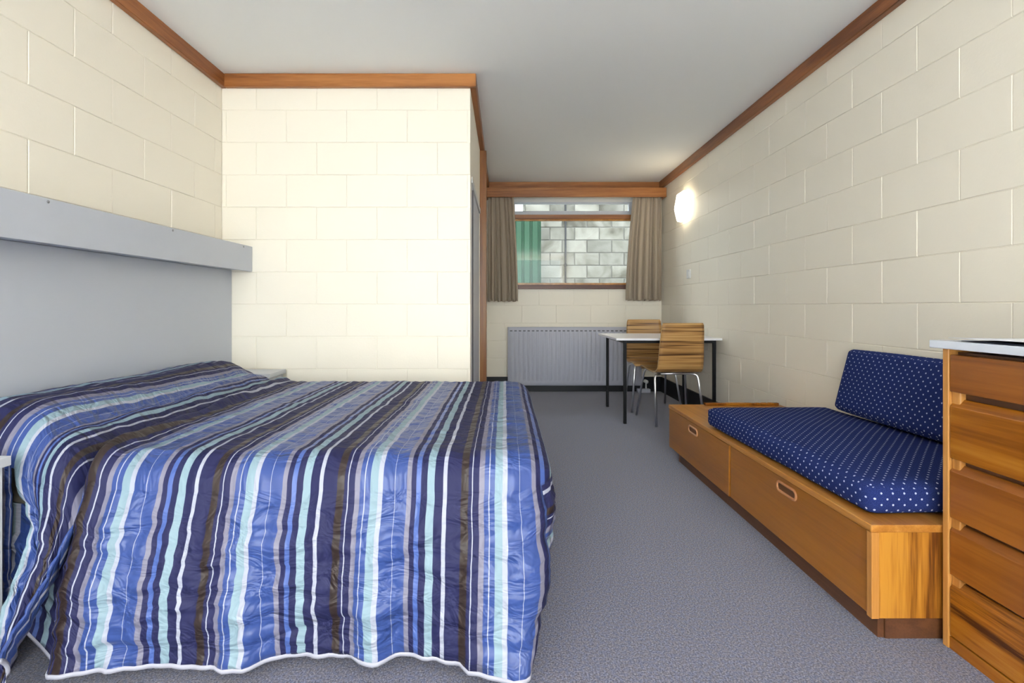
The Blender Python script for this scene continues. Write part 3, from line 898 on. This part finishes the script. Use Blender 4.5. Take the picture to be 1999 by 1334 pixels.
def binding(pts, parent):
    bm = bmesh.new(); prev = None
    for i, p in enumerate(pts):
        a = pts[min(i + 1, len(pts) - 1)] - pts[max(i - 1, 0)]
        n = Vector((a.y, -a.x, 0)); n = n.normalized() if n.length > 1e-6 else Vector((0, -1, 0))
        ring = [bm.verts.new(p + n * dx + Vector((0, 0, dz))) for dx, dz in ((0.004, -0.008), (0.005, 0.003), (-0.004, 0.003), (-0.004, -0.008))]
        if prev:
            for k in range(4): bm.faces.new((prev[k], ring[k], ring[(k + 1) % 4], prev[(k + 1) % 4]))
        else: bm.faces.new(ring)
        prev = ring
    bm.faces.new(prev[::-1])
    bmesh.ops.recalc_face_normals(bm, faces=bm.faces)
    obj('hem_binding', bm, M['binding'], parent, True)
binding([h[2] for h in hem if h[0] == 'flap'], spread)
binding([h[2] for h in hem if h[0] == 'main'], spread)
binding([h[2] for h in hem if h[0] == 'tuck'], spread)
binding(foot_hem, spread)

# ------------------------------------------------------------------ bunk seat along the right wall
BX, BY0, BY1, BZ = 1.055, 1.425, 3.185, 0.333
bk = thing('storage_bench', 'low golden wooden storage bench along the white block wall', 'bench', ((BX + XR) / 2, (BY0 + BY1) / 2, 0))
obj('top', bx(BX - 0.004, XR - 0.018, BY0, BY1, BZ - 0.022, BZ, 0.003), M['bunk_top'], bk)
obj('end_panel', bx(BX + 0.001, XR - 0.018, BY0 + 0.003, BY0 + 0.021, 0.063, BZ - 0.022, 0.0015), M['bunk_end'], bk)
obj('end_panel', bx(BX + 0.001, XR - 0.018, BY1 - 0.021, BY1 - 0.003, 0.063, BZ - 0.022, 0.0015), M['bunk_end'], bk)
obj('bottom_board', bx(BX + 0.03, XR - 0.02, BY0 + 0.021, BY1 - 0.021, 0.063, 0.08), M['bunk_end'], bk)
obj('divider', bx(BX + 0.024, XR - 0.02, 2.32, 2.34, 0.08, BZ - 0.022), M['bunk_end'], bk)
def bench_front(y0, y1, yh, zh, rec):
    d = obj('drawer', bx(BX + rec, BX + rec + 0.018, y0, y1, 0.066, BZ - 0.026, 0.002), M['bunk_front'], bk)
    pts = []
    a, r = 0.045, 0.017
    for k in range(13): q = -PI / 2 + PI * k / 12; pts.append((a + r * math.cos(q), r * math.sin(q)))
    for k in range(13): q = PI / 2 + PI * k / 12; pts.append((-a + r * math.cos(q), r * math.sin(q)))
    bm = bmesh.new(); tube(bm, [(BX + rec - 0.001, yh + p[0], zh + p[1]) for p in pts], 0.0052, 8, True)
    obj('handle_ring', bm, M['ring'], d, True)
    bm = prism([(yh + p[0], zh + p[1]) for p in pts], 'x', BX + rec - 0.0012, BX + rec + 0.002)
    obj('handle_recess', bm, M['recess'], d)
bench_front(2.338, BY1 - 0.001, 2.78, 0.266, 0.000)
bench_front(BY0 + 0.022, 2.330, 1.865, 0.270, 0.004)
obj('corner_strip', bx(BX - 0.002, BX + 0.02, BY0 + 0.0, BY0 + 0.021, 0.063, BZ - 0.022, 0.002), M['chest_edge'], bk)
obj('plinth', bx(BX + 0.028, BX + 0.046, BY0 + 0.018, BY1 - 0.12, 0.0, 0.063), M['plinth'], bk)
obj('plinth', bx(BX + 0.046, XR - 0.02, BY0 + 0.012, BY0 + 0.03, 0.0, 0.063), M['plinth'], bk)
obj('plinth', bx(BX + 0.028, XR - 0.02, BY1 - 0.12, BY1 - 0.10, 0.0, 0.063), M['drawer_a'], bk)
obj('back_batten', bx(1.27, 1.735, 3.14, 3.165, BZ, BZ + 0.018, 0.003), M['drawer_b'], bk)
obj('cushion_batten', bx(1.20, 1.735, 2.93, 2.955, BZ, BZ + 0.020, 0.004), M['ring'], bk)

def cushion(name, label, x0, x1, y0, y1, th, bulge, seed):
    """box cushion in its own frame: x,y extents, z 0..th; returns bmesh"""
    bm = bmesh.new()
    nx, ny, nzv = 26, 40, 8
    def f(a, b, c):
        x = x0 + (x1 - x0) * a; y = y0 + (y1 - y0) * b; z = th * c
        r = 0.022
        # round the box edges
        cx = min(max(x, x0 + r), x1 - r); cy = min(max(y, y0 + r), y1 - r); cz = min(max(z, r), th - r)
        d = Vector((x - cx, y - cy, z - cz))
        if d.length > 1e-9: d = d.normalized() * r
        p = Vector((cx, cy, cz)) + d
        cr = (4 * a * (1 - a)) ** 0.5 * (4 * b * (1 - b)) ** 0.5
        if c > 0.5: p.z += bulge * cr * (c - 0.5) * 2
        sx = (4 * b * (1 - b)) ** 0.4 * math.sin(PI * c); sy = (4 * a * (1 - a)) ** 0.4 * math.sin(PI * c)
        p.x += (a - 0.5) * 2 * 0.008 * sx * (1 if abs(a - 0.5) > 0.45 else 0)
        p.y += (b - 0.5) * 2 * 0.008 * sy * (1 if abs(b - 0.5) > 0.45 else 0)
        p.z += 0.003 * nz(p.x * 6, p.y * 6, seed)
        return p
    vd = {}
    def vert(i, j, k):
        if (i, j, k) not in vd: vd[(i, j, k)] = bm.verts.new(f(i / nx, j / ny, k / nzv))
        return vd[(i, j, k)]
    for i in range(nx):
        for j in range(ny):
            bm.faces.new((vert(i, j, nzv), vert(i + 1, j, nzv), vert(i + 1, j + 1, nzv), vert(i, j + 1, nzv)))
            bm.faces.new((vert(i, j, 0), vert(i, j + 1, 0), vert(i + 1, j + 1, 0), vert(i + 1, j, 0)))
    for k in range(nzv):
        for i in range(nx):
            bm.faces.new((vert(i, 0, k), vert(i + 1, 0, k), vert(i + 1, 0, k + 1), vert(i, 0, k + 1)))
            bm.faces.new((vert(i, ny, k), vert(i, ny, k + 1), vert(i + 1, ny, k + 1), vert(i + 1, ny, k)))
        for j in range(ny):
            bm.faces.new((vert(0, j, k), vert(0, j, k + 1), vert(0, j + 1, k + 1), vert(0, j + 1, k)))
            bm.faces.new((vert(nx, j, k), vert(nx, j + 1, k), vert(nx, j + 1, k + 1), vert(nx, j, k + 1)))
    o = obj(name, bm, M['dots'], None, True, True)
    return tag(o, label, 'cushion')
c1 = cushion('seat_cushion', 'flat navy seat cushion with white dots lying on the wooden bench', 0, 0.64, 0, 1.14, 0.092, 0.016, 1)
c1.location = (1.085, 1.478, BZ + 0.004); c1.rotation_euler = (0, 0, math.radians(1.1))
c2 = cushion('back_cushion', 'navy dotted back cushion leaning against the white block wall', 0, 0.300, 0, 0.90, 0.070, 0.014, 2)
# local z -> facing the room, local x -> up the wall
tilt = math.atan2(0.075, 0.285)
mx_ = Matrix(((math.sin(tilt), 0, -math.cos(tilt)), (0, 1, 0), (math.cos(tilt), 0, math.sin(tilt))))
# columns are images of local axes: x -> (sin t,0,cos t), y -> y, z -> (-cos t,0,sin t)
m4 = mx_.to_4x4()
m4.translation = Vector((1.687, 1.56, BZ + 0.112))
c2.matrix_world = m4
c2.location = m4.translation
c2.rotation_euler = m4.to_euler()

# ------------------------------------------------------------------ chest of drawers
CX, CY0, CY1, CZ = 1.247, 0.52, 1.415, 0.842
ch = thing('chest_of_drawers', 'wooden chest of five drawers with a white top beside the bench', 'chest of drawers', ((CX + XR) / 2, (CY0 + CY1) / 2, 0))
obj('side_panel', bx(CX, XR - 0.02, CY1 - 0.018, CY1, 0, CZ, 0.002), M['chest_edge'], ch)
obj('side_panel', bx(CX, XR - 0.02, CY0, CY0 + 0.018, 0, CZ, 0.002), M['chest_edge'], ch)
obj('back_panel', bx(XR - 0.03, XR - 0.02, CY0 + 0.018, CY1 - 0.018, 0, CZ), M['chest_edge'], ch)
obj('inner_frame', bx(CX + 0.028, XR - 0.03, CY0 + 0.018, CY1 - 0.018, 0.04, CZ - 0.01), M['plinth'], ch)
obj('plinth', bx(CX + 0.004, CX + 0.022, CY0 + 0.018, CY1 - 0.018, 0, 0.034), M['drawer_b'], ch)
obj('top', bx(CX - 0.016, XR - 0.018, CY0 - 0.02, CY1 + 0.026, CZ, CZ + 0.022, 0.002), M['chest_top'], ch)
drz = [(0.722, 0.826, 'drawer_a'), (0.536, 0.704, 'drawer_b'), (0.369, 0.522, 'drawer_a'), (0.209, 0.356, 'drawer_a'), (0.038, 0.196, 'drawer_c')]
for i, (z0, z1, mt) in enumerate(drz):
    f0 = CX + 0.003
    if i == 0: pr = [(f0, z0), (f0, z1), (f0 + 0.02, z1), (f0 + 0.02, z0)]
    else: pr = [(f0, z0), (f0, z1 - 0.022), (f0 + 0.018, z1 - 0.001), (f0 + 0.022, z1 - 0.001), (f0 + 0.022, z0)]
    bm = prism(pr, 'y', CY0 + 0.020, CY1 - 0.020)
    bmesh.ops.bevel(bm, geom=[e for e in bm.edges], offset=0.0015, segments=1, affect='EDGES')
    d = obj('drawer', bm, M[mt], ch)
    if i > 0:
        # full-thickness end of the front where the finger groove stops
        gz = drz[i - 1][0]
        bm = bx(f0 + 0.006, f0 + 0.024, CY1 - 0.045, CY1 - 0.019, z1 - 0.018, gz + 0.004, 0.003)
        obj('groove_stop', bm, M['chest_edge'], d)

# papers on the chest
def sheet(name, label, x0, x1, y0, y1, z, lift, mat, seed):
    bm = bmesh.new(); g = []
    for i in range(15):
        row = []
        for j in range(21):
            a = i / 14; b = j / 20
            zz = z + lift * (1 - a) ** 2 * (0.35 + 0.65 * math.sin(PI * min(1, (1.05 - b)) * 0.9)) + 0.0012 * (nz(a * 3, b * 3, seed) + 1)
            row.append(bm.verts.new((x0 + (x1 - x0) * a, y0 + (y1 - y0) * b, zz)))
        g.append(row)
    for i in range(14):
        for j in range(20): bm.faces.new((g[i][j], g[i + 1][j], g[i + 1][j + 1], g[i][j + 1]))
    o = obj(name, bm, mat, None, True)
    md = o.modifiers.new('t', 'SOLIDIFY'); md.thickness = 0.0012; md.offset = 1
    return tag(o, label, 'paper')
sheet('folder', 'dark flat folder under the papers on the chest of drawers', 1.250, 1.52, 0.80, 1.36, CZ + 0.0225, 0.0, M['ink'], 1)
sheet('paper_sheet', 'large white paper sheet curling up on the white top of the chest of drawers', 1.246, 1.55, 0.72, 1.395, CZ + 0.0262, 0.006, M['paper'], 2)

# ------------------------------------------------------------------ table
TX0, TX1, TY0, TY1, TZ = 0.905, XR - 0.012, 4.03, 4.79, 0.703
tb = thing('dining_table', 'small white-topped table on thin black square legs against the wall', 'table', ((TX0 + TX1) / 2, (TY0 + TY1) / 2, 0))
obj('tabletop', bx(TX0, TX1, TY0, TY1, TZ - 0.018, TZ, 0.002), M['table_top'], tb)
lx0, lx1, ly0, ly1 = TX0 + 0.07, TX1 - 0.06, TY0 + 0.035, TY1 - 0.035
bm = bmesh.new()
box(bm, lx0 + 0.024, lx1, ly0, ly0 + 0.02, TZ - 0.042, TZ - 0.018); box(bm, lx0 + 0.024, lx1, ly1, ly1 + 0.02, TZ - 0.042, TZ - 0.018)
box(bm, lx0, lx0 + 0.02, ly0 + 0.024, ly1, TZ - 0.042, TZ - 0.018); box(bm, lx1, lx1 + 0.02, ly0 + 0.024, ly1, TZ - 0.042, TZ - 0.018)
obj('under_frame', bm, M['black_steel'], tb)
for x in (lx0, lx1):
    for y in (ly0, ly1):
        obj('leg', bx(x, x + 0.024, y, y + 0.024, 0, TZ - 0.018, 0.002), M['black_steel'], tb)

# ------------------------------------------------------------------ chairs
def make_chair(label):
    t = thing('chair', label, 'chair', (0, 0, 0), 'zebra veneer chairs at the table')
    prof = [(-0.215, 0.418), (-0.212, 0.432), (-0.200, 0.444), (-0.180, 0.451), (-0.14, 0.454), (-0.06, 0.446), (0.03, 0.437), (0.10, 0.434), (0.14, 0.438),
            (0.168, 0.450), (0.186, 0.470), (0.198, 0.500), (0.206, 0.55), (0.216, 0.62), (0.228, 0.70), (0.238, 0.77), (0.245, 0.815), (0.248, 0.832)]
    wid = [0.185, 0.195, 0.2, 0.203, 0.204, 0.202, 0.198, 0.194, 0.190, 0.187, 0.185, 0.184, 0.182, 0.179, 0.175, 0.171, 0.166, 0.158]
    # resample smooth
    bm = bmesh.new(); uvl = bm.loops.layers.uv.verify(); uvd = {}
    n = len(prof); NXs = 12
    sides = []
    s = 0; arc = [0]
    for i in range(1, n): s += math.hypot(prof[i][0] - prof[i - 1][0], prof[i][1] - prof[i - 1][1]); arc.append(s)
    th = 0.0115
    for side in (0, 1):
        rows = []
        for i in range(n):
            a = prof[max(i - 1, 0)]; b = prof[min(i + 1, n - 1)]
            tx, tz = b[0] - a[0], b[1] - a[1]; l = math.hypot(tx, tz)
            nx_, nz_ = tz / l, -tx / l      # towards below / behind
            row = []
            for k in range(NXs + 1):
                q = -1 + 2 * k / NXs
                crv = 0.012 * (1 - q * q) * sst(0.45, 0.7, arc[i])
                y = prof[i][0] + nx_ * th * side + crv; z = prof[i][1] + nz_ * th * side
                v = bm.verts.new((q * wid[i], y, z)); uvd[v] = (q * wid[i], arc[i]); row.append(v)
            rows.append(row)
        sides.append(rows)
    A, B = sides
    for i in range(n - 1):
        for k in range(NXs):
            bm.faces.new((A[i][k], A[i][k + 1], A[i + 1][k + 1], A[i + 1][k]))
            bm.faces.new((B[i][k], B[i + 1][k], B[i + 1][k + 1], B[i][k + 1]))
    edge = []
    for i in range(n - 1):
        for k in (0, NXs):
            edge.append(bm.faces.new((A[i][k], A[i + 1][k], B[i + 1][k], B[i][k]) if k == 0 else (A[i][k], B[i][k], B[i + 1][k], A[i + 1][k])))
    for k in range(NXs):
        edge.append(bm.faces.new((A[0][k], B[0][k], B[0][k + 1], A[0][k + 1])))
        edge.append(bm.faces.new((A[-1][k], A[-1][k + 1], B[-1][k + 1], B[-1][k])))
    for f in bm.faces:
        for l in f.loops: l[uvl].uv = uvd[l.vert]
    bmesh.ops.recalc_face_normals(bm, faces=bm.faces)
    for f in edge: f.material_index = 1
    sh = obj('seat_shell', bm, M['zebra'], t, True)
    sh.data.materials.append(M['ply_edge'])
    bm = bmesh.new()
    tube(bm, [(-0.15, -0.14, 0.428), (0.15, -0.14, 0.428)], 0.009, 8); tube(bm, [(-0.15, 0.10, 0.411), (0.15, 0.10, 0.411)], 0.009, 8)
    tube(bm, [(-0.10, -0.14, 0.428), (-0.10, 0.10, 0.411)], 0.008, 8); tube(bm, [(0.10, -0.14, 0.428), (0.10, 0.10, 0.411)], 0.008, 8)
    obj('seat_frame', bm, M['chrome'], t, True)
    for sx in (-1, 1):
        for (ya, yb, zt, xb) in ((-0.14, -0.235, 0.428, 0.225), (0.10, 0.205, 0.411, 0.197)):
            bm = bmesh.new()
            p0 = Vector((sx * 0.13, ya, zt)); p1 = Vector((sx * 0.178, ya + (yb - ya) * 0.12, zt - 0.012)); p2 = Vector((sx * xb, yb, 0.002))
            pts = [p0, p0.lerp(p1, 0.6)]
            for k in range(1, 6):
                a = p0.lerp(p1, 0.6); e = p1.lerp(p2, 0.10); q = k / 5
                pts.append(a * (1 - q) ** 2 + p1 * 2 * q * (1 - q) + e * q * q)
            pts.append(p2)
            tube(bm, pts, 0.0095, 10)
            obj('leg', bm, M['chrome'], t, True)
    return t
def copy_thing(root, label):
    r = root.copy(); COL.objects.link(r); r['label'] = label
    for c in list(root.children):
        d = c.copy(); COL.objects.link(d); d.parent = r
    return r
near = make_chair('zebra veneer chair with chrome legs, its back turned to the bench')
far = copy_thing(near, 'zebra veneer chair with chrome legs between the table and the radiator')
near.location = (1.400, 4.175, 0); near.rotation_euler = (0, 0, PI + math.radians(2.0))
far.location = (1.385, 4.725, 0); far.rotation_euler = (0, 0, math.radians(-2.0))
